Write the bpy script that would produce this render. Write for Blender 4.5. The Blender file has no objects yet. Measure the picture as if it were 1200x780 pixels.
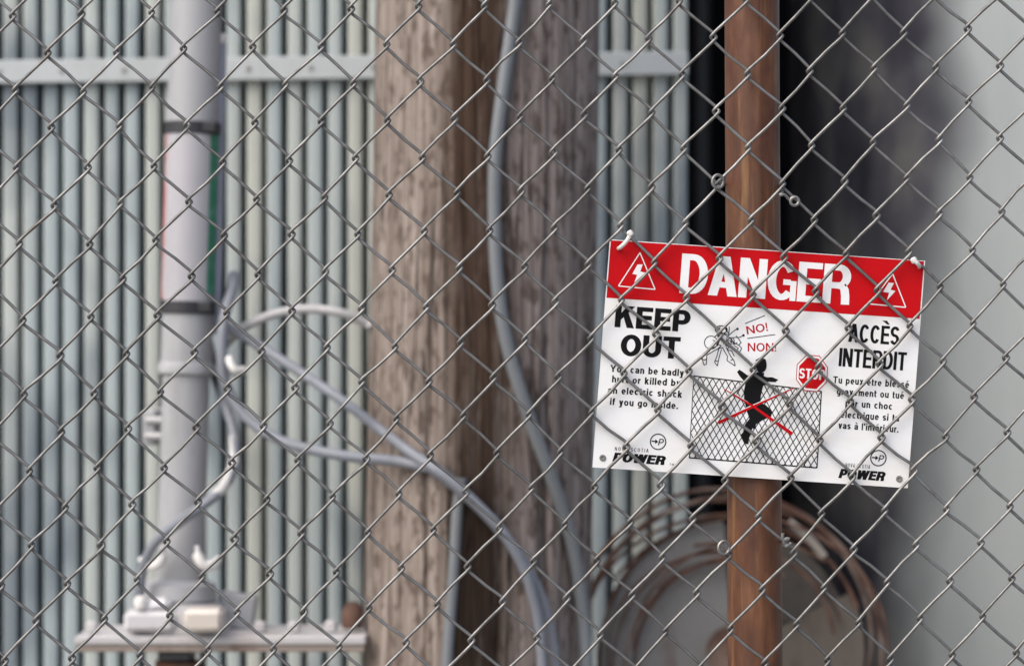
import bpy, bmesh, math, random
from mathutils import Vector, Matrix
random.seed(7)
R = math.radians
SC = bpy.context.scene

# ------------------------------------------------------------------ camera
CAM_D, CAM_H, FOC = 2.83, 1.0, 100.0          # metres to the fence, lens height, lens
cd = bpy.data.cameras.new('camera')
cam = bpy.data.objects.new('camera', cd)
SC.collection.objects.link(cam)
cam.location = (0, -CAM_D, CAM_H)
cam.rotation_euler = (R(90), 0, 0)
cd.lens = FOC
cd.sensor_width = 36
cd.clip_start = 0.05
cd.clip_end = 600
cd.dof.use_dof = True
cd.dof.focus_distance = CAM_D
cd.dof.aperture_fstop = 5.0
cd.dof.aperture_blades = 9
SC.camera = cam

# ------------------------------------------------------------------ light (bright overcast)
SUN_EL, SUN_AZ = R(48), R(228)                 # azimuth clockwise from +Y: behind the camera, to its left
w = bpy.data.worlds.new('World'); SC.world = w; w.use_nodes = True
nt = w.node_tree
sky = nt.nodes.new('ShaderNodeTexSky'); sky.sky_type = 'NISHITA'
sky.sun_disc = False
sky.sun_elevation = SUN_EL; sky.sun_rotation = SUN_AZ
sky.air_density = 1.0; sky.dust_density = 4.0; sky.ozone_density = 1.0
bg = nt.nodes['Background']
nt.links.new(sky.outputs[0], bg.inputs[0])
bg.inputs[1].default_value = 0.128
sd = bpy.data.lights.new('sun', 'SUN'); sd.energy = 1.75; sd.angle = R(75); sd.color = (1, .96, .90)
sun = bpy.data.objects.new('sun', sd); SC.collection.objects.link(sun)
dirv = Vector((math.sin(SUN_AZ) * math.cos(SUN_EL), math.cos(SUN_AZ) * math.cos(SUN_EL), math.sin(SUN_EL)))
sun.rotation_euler = dirv.to_track_quat('Z', 'Y').to_euler()
sun.location = dirv * 20
SC.view_settings.view_transform = 'Standard'
SC.view_settings.look = 'None'
SC.view_settings.exposure = 0.6
SC.view_settings.gamma = 1.0
SC.cycles.use_denoising = True
SC.cycles.max_bounces = 8

# ------------------------------------------------------------------ helpers
K = 36.0 / FOC / 1200.0
def P(px, py, y):
    """point at depth y that stands at this place in a 1200 px wide view"""
    s = K * (y + CAM_D)
    return Vector(((px - 600) * s, y, CAM_H - (py - 390) * s))
def S(y): return K * (y + CAM_D)               # metres per px at depth y

class MB:
    def __init__(self): self.v = []; self.f = []
    def add(self, vs, fs):
        o = len(self.v); self.v += [tuple(p) for p in vs]; self.f += [tuple(i + o for i in f) for f in fs]
    def box(self, c, s, rot=None, bev=0.0):
        hx, hy, hz = s[0] / 2, s[1] / 2, s[2] / 2
        b = min(bev, hx * .9, hy * .9, hz * .9)
        M = rot.to_matrix() if rot is not None else Matrix.Identity(3)
        c = Vector(c)
        if b <= 0:
            vs = [(x * hx, y * hy, z * hz) for x in (-1, 1) for y in (-1, 1) for z in (-1, 1)]
            fs = [(0, 1, 3, 2), (4, 6, 7, 5), (0, 4, 5, 1), (2, 3, 7, 6), (0, 2, 6, 4), (1, 5, 7, 3)]
        else:
            vs = []; idx = {}
            for x in (-1, 1):
                for y in (-1, 1):
                    for z in (-1, 1):
                        for a, p in enumerate(((x * hx, y * (hy - b), z * (hz - b)), (x * (hx - b), y * hy, z * (hz - b)), (x * (hx - b), y * (hy - b), z * hz))):
                            idx[(x, y, z, a)] = len(vs); vs.append(p)
            fs = []
            for a in range(3):
                o = [k for k in range(3) if k != a]
                for s_ in (-1, 1):
                    q = []
                    for u, v in ((-1, -1), (1, -1), (1, 1), (-1, 1)):
                        k = [0, 0, 0]; k[a] = s_; k[o[0]] = u; k[o[1]] = v
                        q.append(idx[(*k, a)])
                    fs.append(tuple(q))
            for a in range(3):
                o = [k for k in range(3) if k != a]
                for u in (-1, 1):
                    for v in (-1, 1):
                        q = []
                        for s_, ax in ((-1, o[0]), (1, o[0]), (1, o[1]), (-1, o[1])):
                            k = [0, 0, 0]; k[a] = s_; k[o[0]] = u; k[o[1]] = v
                            q.append(idx[(*k, ax)])
                        fs.append(tuple(q))
            for x in (-1, 1):
                for y in (-1, 1):
                    for z in (-1, 1):
                        fs.append(tuple(idx[(x, y, z, a)] for a in range(3)))
        self.add([c + M @ Vector(p) for p in vs], fs)
    def tube(self, pts, r, n=8, cap=True, flat=None):
        pts = [Vector(p) for p in pts]
        rs = r if isinstance(r, (list, tuple)) else [r] * len(pts)
        prev = None; vs = []; fs = []
        for i, p in enumerate(pts):
            a = pts[max(0, i - 1)]; b = pts[min(len(pts) - 1, i + 1)]
            t = (b - a).normalized()
            if prev is None:
                up = Vector((0, 1, 0)) if abs(t.y) < .9 else Vector((1, 0, 0))
                nrm = (up - t * up.dot(t)).normalized()
            else:
                nrm = (prev - t * prev.dot(t))
                nrm = nrm.normalized() if nrm.length > 1e-6 else prev
            prev = nrm
            bi = t.cross(nrm)
            for k in range(n):
                an = 2 * math.pi * k / n
                vs.append(p + (nrm * math.cos(an) * (flat or 1) + bi * math.sin(an)) * rs[i])
        for i in range(len(pts) - 1):
            for k in range(n):
                k2 = (k + 1) % n
                fs.append((i * n + k, i * n + k2, (i + 1) * n + k2, (i + 1) * n + k))
        if cap:
            fs.append(tuple(range(n - 1, -1, -1)))
            fs.append(tuple((len(pts) - 1) * n + k for k in range(n)))
        self.add(vs, fs)
    def lathe(self, prof, c, n=32, axis='z', jit=None):
        vs = []; fs = []
        c = Vector(c)
        for r, h in prof:
            for k in range(n):
                a = 2 * math.pi * k / n
                rr = r + (jit(a, h) if jit else 0)
                x, y = rr * math.cos(a), rr * math.sin(a)
                vs.append(c + (Vector((x, y, h)) if axis == 'z' else Vector((x, h, y)) if axis == 'y' else Vector((h, x, y))))
        for i in range(len(prof) - 1):
            for k in range(n):
                k2 = (k + 1) % n
                q = (i * n + k, i * n + k2, (i + 1) * n + k2, (i + 1) * n + k)
                fs.append(q if axis != 'y' else q[::-1])
        if prof[0][0] > 1e-5: fs.append(tuple(range(n)))
        if prof[-1][0] > 1e-5: fs.append(tuple((len(prof) - 1) * n + k for k in range(n)))
        self.add(vs, fs)
    def build(self, name, m, parent=None, smooth=True, angle=40):
        me = bpy.data.meshes.new(name)
        me.from_pydata(self.v, [], self.f); me.update()
        o = bpy.data.objects.new(name, me); SC.collection.objects.link(o)
        me.materials.append(m)
        if smooth:
            me.polygons.foreach_set('use_smooth', [True] * len(me.polygons))
            try: me.set_sharp_from_angle(angle=R(angle))
            except Exception: pass
        if parent is not None:
            o.parent = parent
            o.matrix_parent_inverse = parent_matrix(parent).inverted()
        return o

def parent_matrix(p):
    m = Matrix.LocRotScale(p.location, p.rotation_euler, p.scale)
    return (parent_matrix(p.parent) @ p.matrix_parent_inverse @ m) if p.parent else m

def thing(name, loc, label, cat, group=None):
    o = bpy.data.objects.new(name, None); SC.collection.objects.link(o)
    o.location = loc; o.empty_display_size = .05
    o['label'] = label; o['category'] = cat
    if group: o['group'] = group
    return o
def tag(o, label, cat, group=None):
    o['label'] = label; o['category'] = cat
    if group: o['group'] = group
    return o

def smooth_path(pts, n=8):
    pts = [Vector(p) for p in pts]
    q = [pts[0] * 2 - pts[1]] + pts + [pts[-1] * 2 - pts[-2]]
    out = []
    for i in range(1, len(q) - 2):
        for k in range(n):
            t = k / n
            a, b, c, d = q[i - 1], q[i], q[i + 1], q[i + 2]
            out.append(.5 * ((2 * b) + (c - a) * t + (2 * a - 5 * b + 4 * c - d) * t * t + (3 * b - a - 3 * c + d) * t ** 3))
    out.append(pts[-1])
    return out

# ------------------------------------------------------------------ materials
def mat(name, col, rough=.6, metal=0.0, spec=.5):
    m = bpy.data.materials.new(name); m.use_nodes = True
    b = m.node_tree.nodes['Principled BSDF']
    b.inputs['Base Color'].default_value = (*col, 1)
    b.inputs['Roughness'].default_value = rough
    b.inputs['Metallic'].default_value = metal
    b.inputs['Specular IOR Level'].default_value = spec
    return m
class G:
    """small node helper on one material"""
    def __init__(self, m):
        self.m = m; self.t = m.node_tree; self.b = self.t.nodes['Principled BSDF']
        self.co = self.t.nodes.new('ShaderNodeTexCoord').outputs['Object']
    def n(self, ty, **kw):
        x = self.t.nodes.new(ty)
        for k, v in kw.items(): setattr(x, k, v)
        return x
    def link(self, a, b): self.t.links.new(a, b)
    def mapped(self, scale=(1, 1, 1), loc=(0, 0, 0)):
        x = self.n('ShaderNodeMapping'); x.inputs['Scale'].default_value = scale; x.inputs['Location'].default_value = loc
        self.link(self.co, x.inputs[0]); return x.outputs[0]
    def noise(self, scale, detail=4, rough=.55, vec=None, dist=0):
        x = self.n('ShaderNodeTexNoise'); x.inputs['Scale'].default_value = scale
        x.inputs['Detail'].default_value = detail; x.inputs['Roughness'].default_value = rough; x.inputs['Distortion'].default_value = dist
        self.link(vec if vec is not None else self.co, x.inputs['Vector']); return x.outputs['Fac']
    def ramp(self, fac, stops):
        x = self.n('ShaderNodeValToRGB'); e = x.color_ramp.elements
        while len(e) < len(stops): e.new(.5)
        for el, (p, c) in zip(e, stops):
            el.position = p; el.color = (*c, 1) if not isinstance(c, (int, float)) else (c, c, c, 1)
        self.link(fac, x.inputs[0]); return x.outputs[0]
    def mix(self, fac, a, b, mode='MIX'):
        x = self.n('ShaderNodeMix', data_type='RGBA', blend_type=mode)
        if isinstance(fac, (int, float)): x.inputs[0].default_value = fac
        else: self.link(fac, x.inputs[0])
        for i, c in ((6, a), (7, b)):
            if isinstance(c, tuple): x.inputs[i].default_value = (*c, 1)
            else: self.link(c, x.inputs[i])
        return x.outputs[2]
    def math(self, op, a, b=None, clamp=False):
        x = self.n('ShaderNodeMath', operation=op, use_clamp=clamp)
        for i, c in enumerate((a, b)):
            if c is None: continue
            if isinstance(c, (int, float)): x.inputs[i].default_value = c
            else: self.link(c, x.inputs[i])
        return x.outputs[0]
    def xyz(self):
        x = self.n('ShaderNodeSeparateXYZ'); self.link(self.co, x.inputs[0]); return x.outputs
    def col(self, c): self.link(c, self.b.inputs['Base Color'])
    def rough(self, c): self.link(c, self.b.inputs['Roughness'])
    def bump(self, h, strength=.4, dist=.002):
        x = self.n('ShaderNodeBump'); x.inputs['Strength'].default_value = strength; x.inputs['Distance'].default_value = dist
        self.link(h, x.inputs['Height']); self.link(x.outputs[0], self.b.inputs['Normal'])

def m_zinc():
    m = mat('galvanized_wire', (.30, .285, .27), .42, .75); g = G(m)
    a = g.noise(60, 3); b = g.noise(4, 2)
    g.col(g.mix(g.ramp(b, [(.35, 0), (.65, 1)]), g.ramp(a, [(.3, (.165, .164, .160)), (.7, (.32, .316, .308))]), g.ramp(a, [(.3, (.12, .119, .116)), (.75, (.24, .237, .23))])))
    ZR = g.noise(16, 4, .6)
    old = g.b.inputs['Base Color'].links[0].from_socket
    g.col(g.mix(g.ramp(ZR, [(.62, 0), (.74, .7)]), old, (.13, .085, .055)))
    g.rough(g.ramp(a, [(.3, .56), (.7, .38)])); return m
def m_rust_paint():
    m = mat('rust_brown_paint', (.2, .09, .05), .45); g = G(m)
    st = g.noise(1, 6, .65, g.mapped((70, 70, 13)))
    bl = g.noise(1, 5, .62, g.mapped((17, 17, 9), (0, 0, 1.3)))
    c = g.ramp(st, [(.3, (.075, .028, .013)), (.55, (.130, .050, .022)), (.75, (.21, .088, .037))])
    c = g.mix(g.ramp(bl, [(.46, 0), (.62, .85)]), c, (.062, .016, .008))
    oc = g.noise(1, 4, .6, g.mapped((60, 60, 4), (3, 1, 2)))
    c = g.mix(g.ramp(oc, [(.56, 0), (.68, .7)]), c, (.32, .165, .062))
    g.col(c); g.bump(g.math('ADD', st, bl), .4, .001); g.rough(g.ramp(bl, [(.3, .42), (.7, .62)])); return m
def m_wood():
    m = mat('weathered_pole_wood', (.3, .25, .22), .9, 0, .2); g = G(m)
    x, y, z = g.xyz()
    grain = g.noise(1, 6, .66, g.mapped((150, 150, 4.5)), .4)
    chk = g.noise(1, 2, .5, g.mapped((34, 34, .9), (5, 2, 1)))
    chk = g.ramp(g.math('ABSOLUTE', g.math('SUBTRACT', chk, .5)), [(.0, 1), (.016, 0)])
    fleck = g.noise(1, 4, .6, g.mapped((80, 80, 30), (2, 0, 5)))
    big = g.noise(1, 4, .55, g.mapped((9, 9, 1.6)))
    base = g.ramp(grain, [(.33, (.135, .105, .088)), (.5, (.255, .212, .185)), (.66, (.40, .345, .31))])
    greyer = g.ramp(grain, [(.33, (.14, .110, .099)), (.5, (.255, .211, .193)), (.66, (.38, .33, .31))])
    wob = g.math('MULTIPLY', g.math('SUBTRACT', big, .5), .09)
    xs = g.math('ADD', x, wob)
    right = g.ramp(g.math('ADD', g.math('MULTIPLY', xs, 8), .5), [(.42, 0), (.62, 1)])
    c = g.mix(right, base, greyer)
    c = g.mix(g.ramp(fleck, [(.52, 0), (.60, .72)]), c, (.078, .054, .043))
    c = g.mix(g.math('MULTIPLY', chk, .85), c, (.035, .026, .022))
    # creosote run down the face of the pole
    off = g.math('ABSOLUTE', g.math('SUBTRACT', g.math('MULTIPLY', xs, 4), .07))
    run = g.ramp(g.math('ADD', off, g.math('MULTIPLY', g.math('SUBTRACT', z, 1.0), .09)), [(.11, .97), (.23, 0)])
    lump = g.noise(1, 5, .65, g.mapped((38, 38, 3.2), (1, 4, 2)))
    run = g.math('MULTIPLY', run, g.ramp(lump, [(.30, .45), (.50, 1)]))
    low = g.ramp(z, [(.72, .42), (1.0, 1)])
    tar = g.mix(1.0, g.ramp(grain, [(.3, (.018, .010, .007)), (.7, (.078, .045, .028))]), low, 'MULTIPLY')
    c = g.mix(run, c, tar)
    g.col(c)
    g.bump(g.math('SUBTRACT', g.math('ADD', grain, g.math('MULTIPLY', fleck, -.6)), chk), .8, .006); return m
def m_ribs():
    m = mat('ribbed_wall_paint', (.42, .44, .42), .55); g = G(m)
    x, y, z = g.xyz()
    idx = g.math('FLOOR', g.math('DIVIDE', x, RIB))
    wn = g.n('ShaderNodeTexWhiteNoise', noise_dimensions='1D'); g.link(idx, wn.inputs['W'])
    c = g.ramp(wn.outputs[0], [(.0, (.34, .40, .42)), (.45, (.395, .445, .445)), (.85, (.435, .465, .435)), (1, (.44, .44, .37))])
    d = g.noise(1, 5, .6, g.mapped((26, 26, 1.8)))
    c = g.mix(g.ramp(d, [(.5, 0), (.75, .45)]), c, (.30, .295, .26))
    e = g.noise(1, 3, .5, g.mapped((5, 5, 2.4), (3, 0, 7)))
    c = g.mix(g.ramp(e, [(.52, 0), (.64, .8)]), c, (.11, .145, .18))
    g.col(c); g.bump(d, .15, .002); return m
def m_enamel(name, col, dark, amt=.4, rough=.4):
    m = mat(name, col, rough); g = G(m)
    a = g.noise(1, 5, .6, g.mapped((22, 22, 6)))
    b = g.noise(90, 3)
    c = g.mix(g.ramp(a, [(.5, 0), (.72, amt)]), col, dark)
    c = g.mix(g.ramp(b, [(.62, 0), (.75, amt * .6)]), c, dark)
    g.col(c); g.rough(g.ramp(a, [(.3, rough - .08), (.7, rough + .15)])); return m
def m_rust(name='rusty_steel', k=1.0, pale=.6):
    m = mat(name, (.18, .07, .04), .85); g = G(m)
    a = g.noise(30, 5); b = g.noise(9, 3)
    c = g.ramp(a, [(.3, (.055 * k, .026 * k, .018 * k)), (.55, (.15 * k, .07 * k, .045 * k)), (.75, (.26 * k, .16 * k, .11 * k))])
    g.col(g.mix(g.ramp(b, [(.5, 0), (.68, pale)]), c, (.34, .29, .25))); g.bump(a, .5, .003); return m

ZINC = m_zinc(); RUSTPAINT = m_rust_paint(); WOOD = m_wood(); RUST = m_rust('rusty_steel', .75)
SIGNWHITE = mat('sign_white_enamel', (.79, .80, .82), .35)
g = G(SIGNWHITE); a = g.noise(1, 4, .6, g.mapped((12, 12, 30))); g.col(g.mix(g.ramp(a, [(.42, 0), (.7, .55)]), (.79, .80, .82), (.70, .675, .63)))
SIGNRED = mat('sign_red_enamel', (.62, .012, .016), .35)
g = G(SIGNRED); a = g.noise(25, 4); g.col(g.mix(g.ramp(a, [(.45, 0), (.75, .35)]), (.50, .004, .008), (.41, .006, .008))); SIGNRED.node_tree.nodes['Principled BSDF'].inputs['Specular IOR Level'].default_value = .12
PRINTRED = mat('print_red', (.42, .008, .018), .45, 0, .15)
PRINTBLACK = mat('print_black', (.006, .006, .007), .5, 0, .12)
PRINTWHITE = mat('print_white', (.80, .80, .81), .38)
PLASTIC = mat('white_plastic', (.70, .685, .665), .4)
PIPEGREY = m_enamel('pipe_grey_paint', (.35, .355, .372), (.235, .235, .245), .6, .5)
FLATBLUE = m_enamel('pale_conduit', (.27, .29, .36), (.21, .225, .27), .4, .5)
SLEEVE = m_enamel('marker_sleeve', (.40, .395, .425), (.32, .315, .34), .4, .4)
TAPERED = mat('red_stripe', (.60, .23, .24), .5)
TAPEGREEN = mat('green_stripe', (.03, .22, .13), .5)
BLACKSTRAP = mat('black_strap', (.025, .025, .03), .5)
CABLEGREY = m_enamel('grey_cable_sheath', (.20, .215, .25), (.13, .14, .16), .7, .5)
CABLEPOLE = m_enamel('pole_cable_sheath', (.165, .18, .195), (.12, .13, .14), .5, .45)
CABLEPALE = m_enamel('pale_cable_sheath', (.40, .40, .41), (.28, .28, .29), .5, .4)
SHADEWALL = mat('recess_shade_black', (.010, .010, .011), .8, 0, .15)  # near-black colour stands in for the shade inside the recess
GALVBAR = m_enamel('weathered_galvanizing', (.47, .46, .47), (.30, .25, .21), .7, .5)
TAN = m_enamel('weathered_tan_board', (.115, .098, .082), (.05, .038, .03), .8, .85)
DARKBOARD = m_enamel('grimy_board', (.085, .075, .065), (.04, .03, .025), .8, .85)
REELGREY = m_enamel('dull_grey_sheet', (.26, .25, .24), (.16, .105, .075), .9, .7)

# ------------------------------------------------------------------ ground
def ground():
    m = mat('gravel', (.25, .24, .22), .95); g = G(m)
    v = g.n('ShaderNodeTexVoronoi'); v.inputs['Scale'].default_value = 45; g.link(g.co, v.inputs['Vector'])
    b = g.noise(3, 4)
    c = g.ramp(v.outputs['Color'], [(.2, (.16, .15, .14)), (.8, (.36, .345, .32))])
    g.col(g.mix(g.ramp(b, [(.4, 0), (.7, .6)]), c, (.19, .165, .13)))
    g.bump(v.outputs['Distance'], .8, .02)
    mb = MB(); n = 40; s = 250
    co = [(-1 + 2 * i / n) for i in range(n + 1)]
    co = [math.copysign(abs(c) ** 2.2, c) * s for c in co]
    vs = [(x, y, 0) for y in co for x in co]
    fs = [(j * (n + 1) + i, j * (n + 1) + i + 1, (j + 1) * (n + 1) + i + 1, (j + 1) * (n + 1) + i) for j in range(n) for i in range(n)]
    mb.add(vs, fs)
    o = mb.build('ground', m); o['kind'] = 'structure'
ground()

# ------------------------------------------------------------------ ribbed wall
YW = 1.77
RIB = 23.8 * S(YW)
RIVET = mat('dull_rivet', (.27, .27, .255), .7)
def ribbed_wall():
    x0 = P(806, 0, YW).x
    t = thing('ribbed_wall', (x0 - 1.2, YW, 0), 'long pale grey-green ribbed metal wall behind the pole, with a flat horizontal strap', 'wall')
    n = 66
    z0, z1 = .02, 2.15
    mb = MB()
    d, hw = .075, RIB * .352
    prof = []
    for k in range(n):
        c = x0 - RIB * .352 - k * RIB; hw = RIB * .352 * random.uniform(.93, 1.05)
        jx = random.uniform(-.0009, .0009)
        pts = [(c + hw, d)]
        for q in range(9):
            a = math.pi * q / 8
            pts.append((c + jx + hw * (math.copysign(abs(math.cos(a)) ** .55, math.cos(a))), -.0055 * math.sin(a) ** .5 - .002))
        pts.append((c - hw, d))
        prof += pts
    zs = [z0, z0 + .5, z0 + 1, z0 + 1.5, z1]
    vs = [(x, YW + y, z) for z in zs for x, y in prof]
    L = len(prof)
    fs = [(r * L + i + 1, r * L + i, (r + 1) * L + i, (r + 1) * L + i + 1) for r in range(len(zs) - 1) for i in range(L - 1)]
    mb.add(vs, fs)
    m = m_ribs()
    o = mb.build('rib_panel', m, t, angle=50)
    # backing so that the wall is closed and thick
    mb = MB(); xe = prof[-1][0]
    mb.box(((x0 + xe) / 2, YW + d + .03, (z0 + z1) / 2), (x0 - xe, .055, z1 - z0 - .01)); mb.build('back_sheet', mat('back_sheet_paint', (.10, .12, .13), .7), t)
    # strap across the ribs
    st = m_enamel('strap_paint', (.45, .485, .50), (.33, .34, .33), .5, .5)
    pa, pb = P(0, 84.5, YW - .02), P(806, 74, YW - .02)
    dirx = (pb - pa).normalized(); far = pa + dirx * (xe - pa.x)
    mid = (far + pb) / 2; ln = (pb - far).length
    mb = MB(); rot = Matrix(((dirx.x, 0, -dirx.z), (0, 1, 0), (dirx.z, 0, dirx.x))).to_quaternion()
    mb.box(mid, (ln, .008, 27 * S(YW)), rot, .0015)
    s = mb.build('strap', st, t, angle=30)
    for px in range(-220, 800, 73):
        q = P(px, 84 - px * .013, YW - .0245)
        mb = MB(); mb.lathe([(0, -.003), (.003, -.0024), (.0045, 0), (.0045, .002)], q, 12, 'y'); mb.build('rivet', RIVET, s)
    return x0
XW = ribbed_wall()

# ------------------------------------------------------------------ added dark recess
def recess():
    xr = P(1100, 0, 3.9).x
    t = thing('shade_recess', (.6, 3.0, 0), 'added recess, painted black for shade, between the ribbed wall and the grey tank', 'blocker')
    mb = MB(); mb.box((XW + 1.0, 4.2, 1.3), (2.2, .05, 2.6)); mb.build('shade_back', SHADEWALL, t)
    mb = MB(); mb.box((XW - .03, 3.03, 1.3), (.05, 2.28, 2.6)); mb.build('blocker_side', SHADEWALL, t)  # added to block light coming from the left
    mb = MB(); mb.box((XW + .30, 3.02, 2.65), (1.0, 2.4, .08)); mb.build('blocker_roof', SHADEWALL, t)  # unseen from the camera, added to keep sky light out of the recess
    # dim pipework inside
    mb = MB(); mb.tube([P(822, 900, 2.6).xy.to_3d(), P(822, -200, 2.6)], .02, 12); 
    tag(mb.build('drain_pipe', mat('dim_pipe', (.05, .05, .055), .5)), 'dark thin vertical pipe inside the black recess', 'pipe')
recess()

# ------------------------------------------------------------------ grey tank
def tank():
    yf, Rr = 1.78, .66
    cx = P(925, 0, yf + Rr).x + Rr
    c = Vector((cx, yf + Rr, 0))
    t = thing('storage_tank', c, 'large smooth light grey tank with dark shade painted on its left flank, at right', 'tank')
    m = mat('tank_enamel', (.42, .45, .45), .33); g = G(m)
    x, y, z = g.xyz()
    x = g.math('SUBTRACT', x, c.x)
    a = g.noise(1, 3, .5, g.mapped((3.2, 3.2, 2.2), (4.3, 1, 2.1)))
    # shade painted on the flank: ragged outline, wider above the height of the notice
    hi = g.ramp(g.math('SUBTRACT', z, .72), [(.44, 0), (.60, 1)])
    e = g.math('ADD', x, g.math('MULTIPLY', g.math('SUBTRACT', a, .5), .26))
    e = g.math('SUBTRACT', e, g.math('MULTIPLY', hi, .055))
    flank_shade = g.ramp(g.math('ADD', e, 1.0), [(.455, 1), (.56, 0)])
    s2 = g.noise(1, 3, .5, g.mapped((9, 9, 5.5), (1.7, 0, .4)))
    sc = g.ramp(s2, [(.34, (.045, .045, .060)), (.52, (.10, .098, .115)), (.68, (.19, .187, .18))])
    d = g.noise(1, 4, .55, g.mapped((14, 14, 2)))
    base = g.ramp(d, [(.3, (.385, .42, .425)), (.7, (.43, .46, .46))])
    g.col(g.mix(flank_shade, base, sc)); g.rough(g.ramp(flank_shade, [(0, .33), (1, .6)]))
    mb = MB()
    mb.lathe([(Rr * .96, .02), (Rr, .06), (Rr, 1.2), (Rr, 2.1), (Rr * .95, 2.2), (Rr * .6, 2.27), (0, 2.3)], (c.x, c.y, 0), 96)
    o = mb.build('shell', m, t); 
    mb = MB(); mb.lathe([(Rr + .02, 0), (Rr + .02, .03)], (c.x, c.y, 0), 64); mb.build('base_ring', PIPEGREY, t)
tank()

# ------------------------------------------------------------------ wooden pole
YP = 1.07                                         # front face of the pole
def pole():
    rad = 133 * S(YP + .1)
    cy = YP + rad
    b = P(556, 780, cy); tp = P(570, 0, cy)
    ax = (tp - b) / (tp.z - b.z)
    foot = b - ax * b.z
    t = thing('utility_pole', foot, 'thick weathered round wooden pole with a dark brown stain down its face', 'pole')
    cr = [(random.uniform(0, 6.28), random.uniform(.02, .05), random.uniform(.003, .009), random.uniform(-3, 3), random.uniform(0, 6.28)) for _ in range(26)]
    def jit(a, h):
        d = 0
        for an, wd, dp, fr, ph in cr:
            da = (a - an - .04 * math.sin(h * fr + ph) + math.pi) % (2 * math.pi) - math.pi
            if abs(da) < wd: d -= dp * (1 - abs(da) / wd) * max(0, math.sin(h * 2.1 + ph) * .6 + .5)
        return d + .0022 * math.sin(3 * a + h) + .0015 * math.sin(7 * a + 2 * h)
    n = 220; H = 6.0; nz = 60
    vs = []; fs = []
    for k in range(nz + 1):
        h = -.3 + (H + .3) * k / nz
        rr = rad * (1.03 - .022 * h)
        for q in range(n):
            a = 2 * math.pi * q / n
            r2 = rr + jit(a, h)
            p = foot + ax * h
            vs.append((p.x + r2 * math.cos(a), p.y + r2 * math.sin(a), h))
    for k in range(nz):
        for q in range(n):
            q2 = (q + 1) % n
            fs.append((k * n + q, k * n + q2, (k + 1) * n + q2, (k + 1) * n + q))
    fs.append(tuple(nz * n + q for q in range(n)))
    mb = MB(); mb.add([Vector(v) - foot for v in vs], fs)
    o = mb.build('shaft', WOOD, None, angle=60); o.parent = t
    return foot, ax, rad
PF, PA, PR = pole()
def on_pole(px, py, lift=.008):
    """point on the front face of the pole seen at this place"""
    y = YP
    for _ in range(6):
        p = P(px, py, y); h = p.z
        c = PF + PA * h; rr = PR * (1.03 - .022 * h) + lift
        dx = max(-rr * .98, min(rr * .98, p.x - c.x))
        y = c.y - math.sqrt(rr * rr - dx * dx)
    return P(px, py, y)

LAST = []
def cable(name, pts, r, m, label, group=None, n=10):
    mb = MB(); mb.tube(smooth_path(pts, 8), r, n)
    o = mb.build(name, m); LAST[:] = [o.name]
    return tag(o, label, 'cable', group or 'cables on the pole and riser')

cable('cable', [on_pole(612, -300), on_pole(609, -80), on_pole(604, 0), on_pole(590, 100), on_pole(580, 190), on_pole(580, 280), on_pole(585, 350), on_pole(597, 415), on_pole(622, 495), on_pole(648, 565), on_pole(671, 640), on_pole(683, 720, .012), on_pole(688, 800, .02), P(690, 900, YP + .1), P(690, 1120, YP + .12)], 8.2 * S(YP) , CABLEPOLE, 'thick grey cable running down the full height of the wooden pole, curving right')
cable('cable', [on_pole(541, 560, .006), on_pole(536, 600, .006), on_pole(531, 680, .006), on_pole(524, 780, .006), on_pole(521, 900, .006), on_pole(521, 1100, .006)], 7 * S(YP), CABLEPOLE, 'short dull grey cable rising up the lower left face of the wooden pole')

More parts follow.
